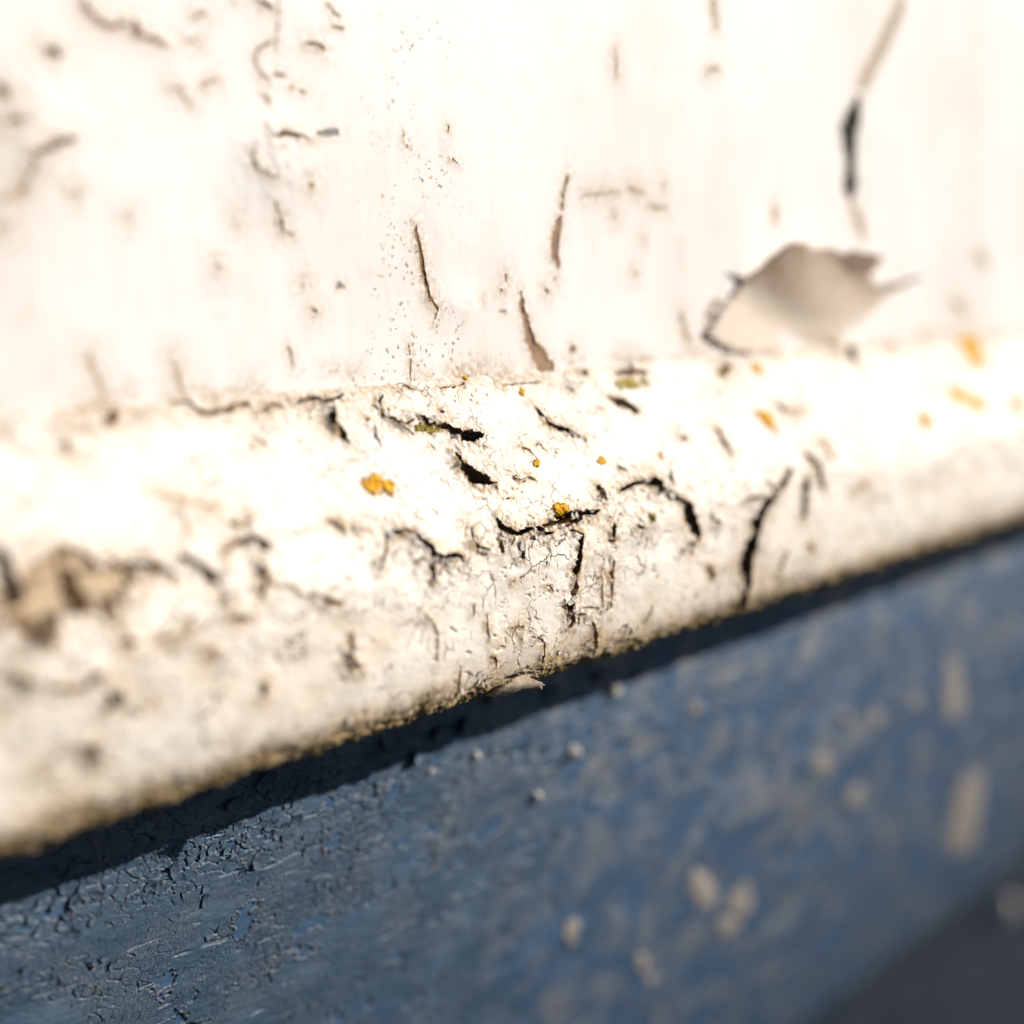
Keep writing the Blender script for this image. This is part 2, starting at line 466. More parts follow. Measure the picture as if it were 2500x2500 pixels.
STRAKE_MARKS = [
 (CB, [('m', 20, '330,452 300,478 290,520 298,590 338,648'), ('m', 20, '365,658 440,685 530,728 580,702 608,688'),
       ('D', 0, '645,665 662,655 700,680 760,705 850,740 910,716 1000,760 1080,790 1150,783 1230,812 1270,830 1250,855 1210,862 1170,888 1120,880 1010,855 940,800 880,768 830,762 770,750 720,732 665,698'),
       ('D', 0, '968,982 1010,1008 1060,1060 1130,1110 1200,1165 1290,1228 1332,1270 1380,1286 1370,1302 1290,1292 1270,1306 1200,1282 1120,1222 1050,1162 1020,1100 1008,1050'),
       ('h', 10, '770,918 800,940 816,978'), ('h', 9, '1600,938 1680,965 1740,1020 1792,1072'), ('h', 8, '1740,912 1800,915 1862,982'),
       ('h', 10, '830,405 880,386 950,380 1040,370 1105,328'), ('h', 9, '535,360 570,385 605,412'), ('h', 9, '605,405 650,410 700,440'),
       ('m', 14, '340,668 410,705 480,742 545,785 612,836'), ('h', 8, '845,720 850,752'), ('h', 7, '1030,945 1048,975'),
       ('h', 8, '1380,1310 1405,1355'), ('h', 8, '1385,1570 1405,1625'), ('h', 6, '1850,560 1860,590'), ('h', 7, '1530,1215 1585,1205 1600,1225'),
       ('m', 16, '160,680 192,698'), ('h', 10, '210,770 222,790'), ('s', 26, '350,560 385,600'), ('s', 24, '865,585 900,610'), ('h', 6, '1460,1425 1560,1420')]),
 (C5, [('m', 18, '0,335 22,372 40,410 88,462'), ('d', 12, '1090,315 1118,345 1150,378'), ('d', 20, '1142,388 1190,412 1250,430 1300,465 1352,488'),
       ('M', 0, '1462,262 1505,272 1545,270 1585,300 1615,325 1630,350 1590,345 1530,318 1485,292'), ('h', 8, '1430,318 1440,328'),
       ('d', 24, '878,890 905,940 940,962 985,978 1030,955 1062,948'), ('d', 24, '1080,940 1098,968'), ('d', 14, '1095,968 1130,975 1165,968'),
       ('d', 34, '1178,888 1215,888 1250,880 1310,868 1348,868'), ('d', 18, '1348,848 1372,870 1418,850'), ('m', 20, '1105,940 1160,925 1190,915'),
       ('m', 26, '1190,912 1240,915 1290,910 1330,890'), ('d', 14, '752,940 758,1005 790,1045 848,1056'),
       ('d', 16, '310,968 400,960 460,985'), ('d', 28, '460,985 500,1022 530,1046 545,1085 600,1098'), ('d', 22, '590,1096 660,1086 708,1092'),
       ('h', 14, '310,985 300,1080 258,1185'), ('m', 16, '545,1110 555,1218'), ('d', 20, '1325,978 1312,1040 1316,1090 1302,1170 1292,1215'),
       ('m', 26, '1295,1205 1300,1255 1280,1300'), ('d', 28, '1272,1325 1268,1385'), ('m', 24, '1272,1380 1284,1430 1255,1468'), ('m', 12, '1265,955 1300,965 1330,978'),
       ('d', 22, '1494,922 1490,985'), ('m', 14, '1475,1010 1505,1012'), ('m', 12, '1502,1115 1490,1200 1478,1300'), ('d', 12, '1482,1290 1478,1358'),
       ('h', 8, '1440,1168 1436,1260 1435,1352'), ('h', 7, '1330,1365 1360,1358 1418,1362'), ('m', 14, '1408,715 1430,762'), ('d', 18, '1428,755 1455,806'),
       ('d', 20, '1532,752 1590,716 1660,702'), ('d', 40, '1655,712 1705,700 1735,735'), ('d', 26, '1735,700 1722,770'), ('h', 9, '1790,640 1805,740'),
       ('m', 12, '905,1008 912,1075'), ('h', 9, '965,990 945,1040'), ('m', 13, '1020,1015 1008,1060 1012,1105'), ('h', 8, '1140,1090 1135,1140'),
       ('h', 9, '838,1390 832,1460 840,1522'), ('h', 8, '692,1658 672,1792'), ('m', 10, '862,1608 880,1640 878,1668'), ('h', 7, '1060,1510 1110,1518 1132,1545 1124,1645'),
       ('h', 5, '932,1466 1028,1461'), ('h', 7, '1012,1525 1005,1530'), ('m', 14, '1312,1398 1348,1392'), ('m', 18, '1388,1435 1400,1490 1404,1565'),
       ('m', 16, '0,900 60,935 92,968'), ('m', 10, '140,945 208,952'), ('h', 12, '0,1320 40,1335 78,1326'), ('h', 8, '500,1385 540,1420 575,1500 560,1640'),
       ('s', 16, '115,1580 118,1660'), ('m', 16, '100,1655 150,1662'), ('m', 11, '810,1780 825,1760'), ('h', 8, '770,1340 765,1400'), ('h', 7, '960,1225 975,1220'),
       ('h', 7, '1145,1250 1160,1240 1180,1275'), ('h', 8, '1235,1310 1240,1330'), ('h', 8, '1690,1350 1660,1420'), ('s', 14, '580,325 612,340'),
       ('s', 22, '960,680 1010,700 1050,680 1100,700'), ('m', 14, '1510,618 1565,645'), ('s', 22, '800,512 830,520'),
       ('h', 9, '925,200 990,190 1060,190 1115,182'), ('m', 16, '1260,205 1290,235'), ('m', 26, '1335,120 1350,148'), ('m', 22, '1505,140 1560,130 1620,135 1680,125'), ('m', 14, '1580,60 1590,125'),
       ('h', 9, '1640,930 1620,880'), ('m', 13, '1660,880 1700,905'), ('m', 13, '1605,930 1640,945')]),
 (C6, [('d', 22, '52,858 120,905 160,935'), ('d', 46, '155,915 178,985 205,1050 228,1108'), ('m', 18, '195,1120 195,1170'),
       ('d', 30, '712,735 680,792 622,870'), ('d', 36, '622,870 560,945 532,1015 530,1090'), ('d', 52, '525,1080 490,1175 472,1260 490,1340'), ('d', 24, '490,1320 470,1400 455,1470'),
       ('m', 16, '462,905 510,890 570,880'), ('m', 12, '590,830 610,870'), ('d', 22, '800,782 785,880 778,995'), ('d', 24, '782,660 840,712 866,775'), ('m', 16, '862,770 895,855'),
       ('m', 20, '322,535 350,592 394,668'), ('m', 18, '636,400 682,442'), ('m', 24, '278,1245 302,1315'), ('d', 34, '355,200 378,240'), ('d', 30, '1048,45 1015,85 1018,135 1042,185'),
       ('s', 24, '1230,120 1220,60 1280,20 1350,15'), ('h', 9, '70,740 88,820'), ('m', 14, '300,990 345,1025'), ('h', 10, '690,1160 640,1290'),
       ('m', 14, '135,570 165,590'), ('s', 22, '660,440 780,440'), ('s', 22, '830,600 900,600 930,680'), ('s', 30, '1040,850 1110,830'), ('s', 24, '800,1130 830,1180')]),
 (C4, [('m', 20, '905,395 1000,405 1020,430 1060,460 1180,436 1240,404 1302,404'), ('m', 14, '1355,452 1430,412 1482,430'), ('d', 17, '1532,402 1600,390 1650,380 1690,396 1742,386 1795,352'),
       ('d', 40, '1742,425 1722,485 1748,535'), ('d', 18, '1745,530 1802,572 1832,612'), ('m', 34, '585,440 590,475 558,525'), ('s', 26, '425,535 460,545'), ('s', 34, '330,600 350,660'),
       ('h', 10, '1328,572 1405,612'), ('s', 18, '850,878 950,905 985,898'), ('s', 14, '930,920 970,1010 1005,1110'), ('s', 26, '1090,945 1130,930'), ('m', 16, '1195,1020 1255,1042'), ('m', 14, '1290,1020 1310,1000'),
       ('m', 30, '1175,1180 1230,1135 1320,1108 1410,1140'), ('m', 26, '1330,1110 1400,1165'), ('d', 36, '1370,1235 1358,1285 1392,1320'), ('m', 26, '1385,1310 1355,1410'),
       ('h', 12, '1495,1330 1570,1400 1640,1412'), ('m', 17, '1665,1398 1730,1440 1792,1434'), ('m', 30, '940,1215 970,1200 1020,1230'), ('d', 36, '1010,1225 1080,1280 1135,1335'),
       ('d', 84, '-20,1150 20,1260 45,1350 100,1440'), ('d', 92, '330,1240 390,1340 425,1425 408,1500'), ('m', 110, '40,1500 150,1560 240,1640'),
       ('E', 0, '150,1320 250,1230 340,1160 430,1180 470,1235 560,1250 650,1245 720,1275 690,1330 640,1440 560,1490 480,1440 440,1470 300,1520 250,1640 150,1640 60,1550 -20,1560 -20,1440 80,1430'),
       ('d', 30, '630,1252 780,1240 900,1282 925,1320'), ('m', 22, '670,1290 690,1350'), ('m', 26, '560,1450 620,1520'), ('s', 26, '1140,1440 1210,1410'), ('m', 22, '1190,1525 1300,1515'),
       ('m', 34, '630,1638 705,1655'), ('s', 30, '810,1640 900,1640 950,1615 985,1560'), ('m', 22, '30,1820 120,1850 190,1870'), ('m', 26, '270,1890 430,1880 540,1790'), ('m', 36, '600,1905 640,1930'),
       ('m', 12, '1850,1610 1830,1700 1828,1755'), ('m', 18, '1822,1758 1870,1775'), ('s', 20, '1090,1680 1140,1730')]),
 (C7, [('d', 44, '600,185 632,235'), ('d', 46, '465,460 515,540'), ('m', 30, '520,300 590,240'), ('m', 34, '1382,140 1365,215'), ('m', 28, '60,100 150,160'), ('s', 34, '0,280 40,270'),
       ('s', 26, '190,620 230,640'), ('s', 24, '800,260 850,265'), ('s', 22, '1850,400 1862,380'), ('s', 22, '1830,50 1860,45')]),
 (C8, [('m', 11, '815,150 828,165'), ('h', 8, '1120,0 1115,40'), ('s', 20, '640,262 660,255')]),
]
# depth (m), lip height (m), colour of what lies bare (deep kinds darkened to paint in their shade), stain reach (m)
KINDS = {'d': (.0055, .00035, (.12, .078, .042), .0014), 'D': (.0060, .0007, (.12, .078, .043), .0014), 'm': (.0016, .00028, (.30, .195, .11), .0010),
         'M': (.0018, .0003, (.36, .235, .145), .0007), 's': (.0004, .00012, (.56, .45, .33), .0012), 'h': (.0007, .00015, (.22, .145, .085), .0006),
         'P': (.0003, .0001, (.34, .335, .34), .0003), 'T': (.0110, .0002, (.020, .034, .028), .0006), 'E': (.0010, .0003, (.62, .48, .32), .0016)}

def ribbon(pts, w, k=0.62):
    pts = np.array(pts, float)
    seg = np.hypot(*np.diff(pts, axis=0).T)
    L = np.concatenate([[0], np.cumsum(seg)])
    n = max(4, int(L[-1] / max(w * 0.6, 9)) + 1)
    q = np.linspace(0, L[-1], min(n, 26))
    c = np.stack([np.interp(q, L, pts[:, 0]), np.interp(q, L, pts[:, 1])], 1)
    d = np.gradient(c, axis=0); d /= (np.hypot(d[:, 0], d[:, 1])[:, None] + 1e-9)
    nrm = np.stack([-d[:, 1], d[:, 0]], 1)
    e = np.linspace(0, 1, len(q))
    ww = w * k * (0.3 + 0.7 * np.sin(np.pi * np.clip(e, 0.0, 1.0)) ** 0.6) * rng.uniform(0.75, 1.2, len(q))
    a, b = c + nrm * ww[:, None], c - nrm * ww[:, None]
    return np.vstack([a, b[::-1]])

def marks_to_polys(marks, surf):
    res = []
    for (ox, oy, k), items in marks:
        for kind, w, s in items:
            pts = P_(s)
            poly = ribbon(pts, w, 0.45 if kind in 'hs' else 0.58) if w else np.array(pts)
            out = []
            for x, y in poly:
                h = surf.hit(ox + x * k, oy + y * k)
                if h is not None: out.append(h)
            if len(out) >= 3:
                res.append((kind, np.array(out)))
    return res

def poly_sd(S, T, poly):
    inside = np.zeros(S.shape, bool); d2 = np.full(S.shape, 1e9)
    n = len(poly)
    for i in range(n):
        (x1, y1), (x2, y2) = poly[i], poly[(i + 1) % n]
        ex, ey = x2 - x1, y2 - y1
        k = np.clip(((S - x1) * ex + (T - y1) * ey) / (ex * ex + ey * ey + 1e-18), 0, 1)
        d2 = np.minimum(d2, (S - x1 - k * ex) ** 2 + (T - y1 - k * ey) ** 2)
        cond = ((y1 > T) != (y2 > T)) & (S < (x2 - x1) * (T - y1) / (y2 - y1 + 1e-18) + x1)
        inside ^= cond
    d = np.sqrt(d2)
    return np.where(inside, -d, d)

def carve(s, t, polys, jit, H, stain, tint, hole, ids, dS, dT, dscale=1.0):
    """cut the marks into the height map H of the grid s x t"""
    for number, (kind, poly) in enumerate(polys, 1):
        depth, lip, colr, reach = KINDS[kind]
        pad = 0.004
        i0, i1 = np.searchsorted(s, [poly[:, 0].min() - pad, poly[:, 0].max() + pad])
        j0, j1 = np.searchsorted(t, [poly[:, 1].min() - pad, poly[:, 1].max() + pad])
        if i1 - i0 < 2 or j1 - j0 < 2: continue
        sl = (slice(j0, j1), slice(i0, i1))
        S, T = np.meshgrid(s[i0:i1], t[j0:j1])
        per = np.hypot(*np.diff(np.vstack([poly, poly[:1]]), axis=0).T).sum()
        area = 0.5 * abs(np.dot(poly[:, 0], np.roll(poly[:, 1], 1)) - np.dot(poly[:, 1], np.roll(poly[:, 0], 1)))
        half = area / (per / 2) / 2
        sd = poly_sd(S, T, poly) + (jit[sl] - 0.12) * (0.0022 if kind == 'E' else min(0.0003 if kind == 'D' else 0.0006, half * (0.35 if kind == 'D' else 0.75)))
        gt, gs = np.gradient(sd, t[j0:j1], s[i0:i1])
        g2 = np.maximum(gs * gs + gt * gt, 0.3)
        cell = 0.55 * np.maximum(np.abs(gs) * np.gradient(s[i0:i1])[None, :], np.abs(gt) * np.gradient(t[j0:j1])[:, None])
        snap = (np.abs(sd) < np.minimum(cell, 0.00025)) & ~hole[sl]
        dS[sl] = np.where(snap, -sd * gs / g2, dS[sl]); dT[sl] = np.where(snap, -sd * gt / g2, dT[sl])
        sd = np.where(snap, 0.0, sd)
        cut = (sd < 0).astype(float)
        dep = depth * dscale * (0.55 + 0.45 * sstep(0, -min(half, 0.0012), sd)) * min(1.0, 0.35 + half / 0.0006)
        h = H[sl]
        lipmask = np.clip(1.0 + 1.3 * jit[sl], 0, 2)
        h = h + lip * min(1.0, dscale * 2.5) * lipmask * np.exp(-np.maximum(sd, 0) / 0.0011) * (1 - cut)
        h = np.minimum(h, h * (1 - cut) + cut * (-dep))
        H[sl] = h
        stain[sl] = np.maximum(stain[sl], np.exp(-np.maximum(sd, 0) / (reach * 1.7)))
        ins = sd < 0
        deeper = ins & (~hole[sl] | (depth > 0.0012))
        tint[sl][deeper] = colr
        hole[sl] |= ins
        idm = ids[sl]; idm[deeper] = number; ids[sl] = idm

NAMES = {'s': 'worn_groove', 'P': 'paint_chip', 'E': 'bare_patch', 'T': 'hole', 'M': 'bare_patch'}
def coat_and_cracks(P, hole, ids, polys, tint, att, mat, parent):
    """the paint as one part, what lies bare in each crack or chip as a part of its own"""
    hole = hole & (ids > 0)
    fm = hole[:-1, :-1] | hole[1:, 1:] | hole[1:, :-1] | hole[:-1, 1:]
    fid = np.maximum(np.maximum(ids[:-1, :-1], ids[1:, 1:]), np.maximum(ids[1:, :-1], ids[:-1, 1:]))
    child(grid_mesh('paint_coat', P, ~fm, att, mat), parent)
    t3 = tint.copy()
    for k in np.unique(fid[fm]):
        r, c = np.nonzero(fm & (fid == k))
        r0, r1, c0, c1 = r.min(), r.max() + 1, c.min(), c.max() + 1
        sub = (slice(r0, r1 + 1), slice(c0, c1 + 1))
        tt = np.empty(tint[sub].shape); tt[:] = KINDS[polys[k - 1][0]][2]
        child(grid_mesh(NAMES.get(polys[k - 1][0], 'crack'), P[sub], (fm & (fid == k))[r0:r1, c0:c1], {}, M_WOOD, None, {'tint': tt}), parent)

def child(o, p):
    o.parent = p; o.matrix_parent_inverse = p.matrix_world.inverted(); return o

# ------------------------------------------------------------------ white board
board = empty('white_board', (0, 0, 0))
tag(board, 'smooth white painted board with fine cracks above the rounded moulding', 'board')
s = s_axis(0.0, 790, sharp=(-650, 250))
hz = [WALL.hit(1250, y)[1] for y in np.linspace(-120, 980, 480)]
tmin, tmax = 0.34 - 0.135, 0.348
t_ax = np.concatenate([np.linspace(0.0, tmin, 24)[:-1], np.linspace(tmin, tmax, 560)])
S, T = np.meshgrid(s, t_ax)
jit = fbm(S / 0.0022, T / 0.0022, 4, 11) * 2.0
H = 0.00022 * fbm(S / 0.03, T / 0.03, 3, 3) + 0.000012 * fbm(S / 0.03, T / 0.0011, 3, 7) + 0.00006 * fbm(S / 0.004, T / 0.012, 3, 5)
stain = np.zeros(S.shape); tint = np.full(S.shape + (3,), .3); hole = np.zeros(S.shape, bool)
# blisters lifting off the board
for px, py, rx, rz, hh in ((672, 385, .010, .008, .0011), (1130, 745, .006, .004, .0004), (105, 290, .008, .010, .0005), (60, 430, .010, .014, .0004)):
    bs, bt = WALL.hit(px, py)
    q = ((S - bs) / rx) ** 2 + ((T - bt) / rz) ** 2
    H += hh * np.exp(-q * 1.4) * (1 + 0.35 * jit * 0.3)
polys = marks_to_polys(WALL_MARKS, WALL); ids = np.zeros(S.shape, int)
dS, dT = np.zeros(S.shape), np.zeros(S.shape)
carve(s, t_ax, polys, jit, H, stain, tint, hole, ids, dS, dT, 0.13)
# soiled run of tiny growths down the board, and grime gathering at the joint
cs = WALL.hit(1020, 500)[0]
speck = 0.40 * sstep(-0.5, 0.35, fbm(S / 0.012, T / 0.012, 3, 19)) * np.exp(-((S - cs - 0.002 * fbm(S * 0, T / 0.02, 2, 8)) / 0.020) ** 2) * sstep(0.20, 0.30, T) + 0.24 * sstep(0.325, 0.340, T)
speck += 0.17
stain = np.maximum(stain * 0.75, 0.9 * sstep(0.3325, 0.3405, T) * sstep(-0.15, 0.3, fbm(S / 0.012, T / 0.008, 3, 17)))
drip = sstep(-0.1, 0.6, fbm(S / 0.024, T / 0.09, 3, 23)) * sstep(0.20, 0.30, S)
stain = np.maximum(stain, 0.09 * drip)
algae = np.zeros(S.shape)
Pw = WALL.at(S + dS, T + dT, H)
age = 0.55 * sstep(-0.2, 0.5, fbm(S / 0.05, T / 0.07, 5, 27, 0.6)) + 0.25 * sstep(0.1, 0.5, fbm(S / 0.004, T / 0.006, 4, 29))
att = {'stain': stain, 'speck': speck, 'algae': algae, 'age': np.clip(age, 0, 1), 'grime': 0.10 * sstep(0.333, 0.341, T) * sstep(-0.2, 0.4, fbm(S / 0.01, T / 0.006, 3, 33))}
coat_and_cracks(Pw, hole, ids, polys, tint, att, M_WALLP, board)
box('timber', (s[0], 0.0065, -0.032), (s[-1], 0.0185, 0.338), M_TIMBER, board)

# ------------------------------------------------------------------ white moulding
mould = empty('white_moulding', (0, 0, -0.057))
tag(mould, 'thick rounded white moulding with deep cracks in its flaking paint', 'moulding')
bpy.context.view_layer.update()
s = s_axis(-0.0195, 1080, sharp=(-450, 650))
tb = STRAKE.arc[np.argmin(np.abs(STRAKE.p[:, 0] - 0.006) + (STRAKE.p[:, 1] > -0.05))]
t_ax = np.concatenate([np.linspace(0, tb, 470), np.linspace(tb, STRAKE.arc[-1], 22)[1:]])
S, T = np.meshgrid(s, t_ax)
jit = fbm(S / 0.0019, T / 0.0019, 5, 31, 0.6) * 2.0
tr = STRAKE.arc[np.argmin(np.abs(STRAKE.p[:, 1] + 0.0265))]            # the arris
tl = STRAKE.arc[np.argmin(np.abs(STRAKE.p[:, 0] - 0.016) + (STRAKE.p[:, 1] > -0.05))]  # where the face turns under
near_arris = np.exp(-((T - tr) / 0.008) ** 2)
low = sstep(tl - 0.007, tl + 0.001, T)
H = 0.0009 * fbm(S / 0.024, T / 0.016, 3, 41) + 0.0003 * fbm(S / 0.006, T / 0.004, 3, 43) * (0.45 + 0.9 * near_arris + 0.8 * low)
H += 0.00006 * fbm(S / 0.0016, T / 0.0012, 3, 47)
# rough crust where the face turns under, long fibres along the grain
H += low * (0.0014 * fbm(S / 0.007, T / 0.0030, 4, 53, 0.6) + 0.00045 * fbm(S / 0.0012, T / 0.0009, 3, 55))
# web of fine cracks, strongest round the arris and the lower edge
vx, cell = voronoi(S / 0.0085 + 0.5 * fbm(S / 0.006, T / 0.006, 3, 61), T / 0.0075 + 0.5 * fbm(S / 0.006, T / 0.006, 3, 63), 65)
web = sstep(0.035, 0.0, vx + 0.03 * jit) * sstep(0.0, 0.35, fbm(S / 0.016, T / 0.012, 3, 67) + 0.35 * near_arris + 0.35 * low - 0.05)
vx2, _ = voronoi(S / 0.0032 + 0.6 * jit * 0.4, T / 0.0028, 69)
web2 = sstep(0.05, 0.0, vx2 + 0.04 * jit) * sstep(0.12, 0.45, fbm(S / 0.010, T / 0.008, 3, 71) + 0.3 * low)
H += - (0.0003 + 0.0004 * low) * web - (0.00010 + 0.0002 * low) * web2
stain = np.maximum(web * 0.8, web2 * 0.7)
tint = np.full(S.shape + (3,), .3); hole = np.zeros(S.shape, bool)
st2 = np.zeros(S.shape)
polys = marks_to_polys(STRAKE_MARKS, STRAKE); ids = np.zeros(S.shape, int)
dS, dT = np.zeros(S.shape), np.zeros(S.shape)
carve(s, t_ax, polys, jit, H, st2, tint, hole, ids, dS, dT)
stain = np.maximum(stain, st2 * (0.75 + 0.5 * sstep(-0.3, 0.3, fbm(S / 0.008, T / 0.006, 3, 99))))
# scattered chips off the paint
chip = sstep(0.36, 0.46, fbm(S / 0.0042, T / 0.0028, 4, 81, 0.6) + 0.10 * near_arris + 0.12 * low)
H -= 0.0003 * chip
stain = np.maximum(stain, 0.55 * chip)
joint = sstep(0.010, 0.001, T) * sstep(-0.25, 0.2, fbm(S / 0.010, T / 0.01, 3, 85))
stain = np.clip(np.maximum(stain, 0.75 * joint), 0, 1)
speck = 0.31 + 0.36 * np.clip(fbm(S / 0.014, T / 0.010, 3, 87) + 0.2, 0, 1) + 0.25 * low
face = sstep(tr, tl, T)
algae = np.clip(sstep(tl - 0.0065, tl - 0.0005, T + 0.006 * fbm(S / 0.012, T / 0.02, 3, 91)), 0, 1)
Pw = STRAKE.at(S + dS, T + dT, H)
age = 0.25 * sstep(-0.1, 0.4, fbm(S / 0.03, T / 0.02, 4, 94)) + 0.6 * sstep(-0.05, 0.45, fbm(S / 0.012, T / 0.008, 4, 93)) * (0.4 + 0.6 * face) + 0.15 * face ** 1.5 + 0.5 * low
cz = np.clip(sstep(-0.02, 0.30, fbm(S / 0.009, T / 0.007, 4, 98, 0.6) + 0.10 * near_arris + 0.22 * low), 0, 1) * (0.6 + 0.4 * sstep(tr - 0.006, tr + 0.002, T))
att = {'craze': cz, 'stain': stain, 'speck': speck, 'algae': algae, 'age': np.clip(age, 0, 1), 'grime': np.clip(0.8 * sstep(tl - 0.0105, tl + 0.0005, T + 0.004 * fbm(S / 0.02, T / 0.01, 3, 95)) + 0.28 * face * sstep(0.0, 0.5, fbm(S / 0.006, T / 0.010, 4, 97)) + 0.25 * joint, 0, 0.85)}
coat_and_cracks(Pw, hole, ids, polys, tint, att, M_WHITE, mould)
STR_H = (s, t_ax, H)

# ------------------------------------------------------------------ blue board
blue = empty('blue_board', (0, 0.02, -0.04))
tag(blue, 'blue painted board with crackled flaking paint in the shadow of the moulding', 'board')
bpy.context.view_layer.update()
s = s_axis(0.021, 840, sharp=(-1150, -150))
t_ax = np.concatenate([np.linspace(0, 0.012, 5)[:-1], np.linspace(0.012, 0.088, 410), np.linspace(0.088, BLUE.arc[-1], 170)[1:]])
S, T = np.meshgrid(s, t_ax)
wx = fbm(S / 0.006, T / 0.006, 3, 101); wy = fbm(S / 0.006, T / 0.006, 3, 103)
# the grey-blue top coat has come away in patches along the grain
cov = fbm(S / 0.016, T / 0.010, 5, 105, 0.62) + 0.2 * fbm(S / 0.03, T / 0.005, 3, 107)
cov = cov - 0.06 + 0.10 * sstep(0.18, 0.34, S)
cov = cov * 1.15
lost = sstep(0.235, 0.255, cov)
# flakes: cells stretched along the grain, strongest near the top edge
v1, c1 = voronoi(S / 0.0030 + 0.6 * wx, T / 0.0021 + 0.6 * wy, 109)
act1 = sstep(-0.05, 0.25, fbm(S / 0.02, T / 0.012, 3, 111) + 0.45 * sstep(0.085, 0.035, T) - 0.16)
crk1 = sstep(0.07, 0.02, v1 + 0.05 * wx) * act1
lift = np.exp(-v1 / 0.10) * act1 * (c1 > 0.35)
v2, c2 = voronoi(S / 0.0013 + 0.4 * wx, T / 0.0010 + 0.4 * wy, 113)
act2 = sstep(0.0, 0.25, fbm(S / 0.025, T / 0.02, 3, 115))
crk2 = sstep(0.10, 0.02, v2) * act2
# long splits along the grain
gy = T / 0.0042 + 0.9 * fbm(S / 0.03, T / 0.01, 3, 117)
gl = np.abs(gy - np.round(gy)) * 0.0042
gk = sstep(0.00022, 0.00006, gl) * sstep(0.16, 0.3, fbm(S / 0.014, np.round(gy) * 3.3, 3, 119))
H = 0.0005 * fbm(S / 0.03, T / 0.008, 4, 121) + 0.00012 * fbm(S / 0.003, T / 0.0012, 3, 123)
coat = 1 - lost
H += coat * (0.00028 + 0.00030 * lift * c1 - 0.0009 * crk1 - 0.00025 * crk2 - 0.0008 * gk + 0.00018 * (c1 - 0.5) * act1)
H += coat * 0.00025 * np.exp(-np.abs(cov - 0.235) / 0.025)                 # curled rim of the coat
edge = coat * np.clip(np.exp(-np.abs(cov - 0.235) / 0.012) + 0.7 * (sstep(0.16, 0.09, v1) - sstep(0.085, 0.03, v1)) * act1 * (c1 > 0.5), 0, 1)
deepm = np.clip(coat * np.maximum(crk1, gk), 0, 1)
Pw = BLUE.at(S, T, H)
worn_sky = sstep(0.19, 0.36, S + 0.08 * fbm(S / 0.04, T / 0.03, 3, 125)) * 0.95 + 0.03
craze = sstep(-0.15, 0.1, fbm(S / 0.03, T / 0.02, 3, 127) + 0.12) * sstep(0.045, 0.06, T)
under = (lost > 0.5) | (crk1 > 0.5) | (gk > 0.5)
fm = under[:-1, :-1] & under[1:, 1:]
child(grid_mesh('paint_coat', Pw, ~fm, {'edge': edge, 'worn_sky': worn_sky, 'craze': craze}, M_BLUE), blue)
child(grid_mesh('undercoat', Pw, fm, {'deep': deepm}, M_UNDER), blue)

blue2 = empty('blue_board.001', (0, 0.12, -0.3))
tag(blue2, 'slate board with shade put into its near black colour, lapped behind the lower edge of the crackled one', 'board')
bpy.context.view_layer.update()
s2 = s_axis(0.12, 300, lo=-600); t2 = np.linspace(0, BLUE2.arc[-1], 110)
S2, T2 = np.meshgrid(s2, t2)
H2 = 0.0009 * fbm(S2 / 0.03, T2 / 0.012, 4, 131)
child(grid_mesh('paint_coat', BLUE2.at(S2, T2, H2), np.ones((109, len(s2) - 1), bool), {}, M_DARK), blue2)
# underside of the blue board's lower edge
P0 = BLUE.p[-1]
py = [(s[0], -P0[0], P0[1]), (s[-1], -P0[0], P0[1]), (s[-1], -P0[0] + 0.011, P0[1] + 0.002), (s[0], -P0[0] + 0.011, P0[1] + 0.002)]
child(py_mesh('lower_edge', py, [(0, 3, 2, 1)], M_UNDER, None, False), blue)

# ------------------------------------------------------------------ pieces that lie on the surfaces
def patch(name, surf, poly_px, height, mat, seed, n=22, lumps=0.5, base=0.0002, thick_edge=0.35, crust=False):
    """a low crust with an irregular edge grown over the surface inside an outline"""
    pts = np.array([h for h in (surf.hit(*p) for p in poly_px) if h is not None])
    lo, hi = pts.min(0) - 0.0008, pts.max(0) + 0.0008
    sx, tx = np.linspace(lo[0], hi[0], n), np.linspace(lo[1], hi[1], n)
    S, T = np.meshgrid(sx, tx)
    size = max(hi - lo)
    sd = poly_sd(S, T, pts) - (0.10 if crust else 0.04) * size + 0.16 * size * fbm(S / (size * .25), T / (size * .25), 4, seed, 0.65)
    hh = height * (sstep(0.0002, -0.25 * size, sd) * (1 - thick_edge) + thick_edge) * (1 + lumps * 1.6 * fbm(S / (size * .14), T / (size * .14), 3, seed + 5))
    if surf is STRAKE:
        ss, tt, HH = STR_H
        ii = np.clip(np.searchsorted(ss, S), 0, len(ss) - 1); jj = np.clip(np.searchsorted(tt, T), 0, len(tt) - 1)
        ground = np.maximum(HH[jj, ii], -0.0004)
    else:
        ground = 0.0003
    keep = sd < 0
    if crust: keep &= fbm(S / (size * .09), T / (size * .09), 3, seed + 9) > (-0.42 + 0.6 * sstep(-0.16 * size, 0.0, sd))
    hh = np.where(keep, np.maximum(hh, 0.00012), -0.0004)
    Pp = surf.at(S, T, hh + ground + base)
    fk = keep[:-1, :-1] | keep[1:, 1:] | keep[1:, :-1] | keep[:-1, 1:]
    o = grid_mesh(name, Pp, fk, {}, mat)
    return o

def cpx(c, s): return [(c[0] + x * c[2], c[1] + y * c[2]) for x, y in P_(s)]
def disc(c, x, y, rx, ry, seed):
    r = random.Random(seed); out = []
    for k in range(11):
        a = k / 11 * 2 * math.pi; q = r.uniform(0.5, 1.35)
        out.append((c[0] + (x + rx * q * math.cos(a)) * c[2], c[1] + (y + ry * q * math.sin(a)) * c[2]))
    return out

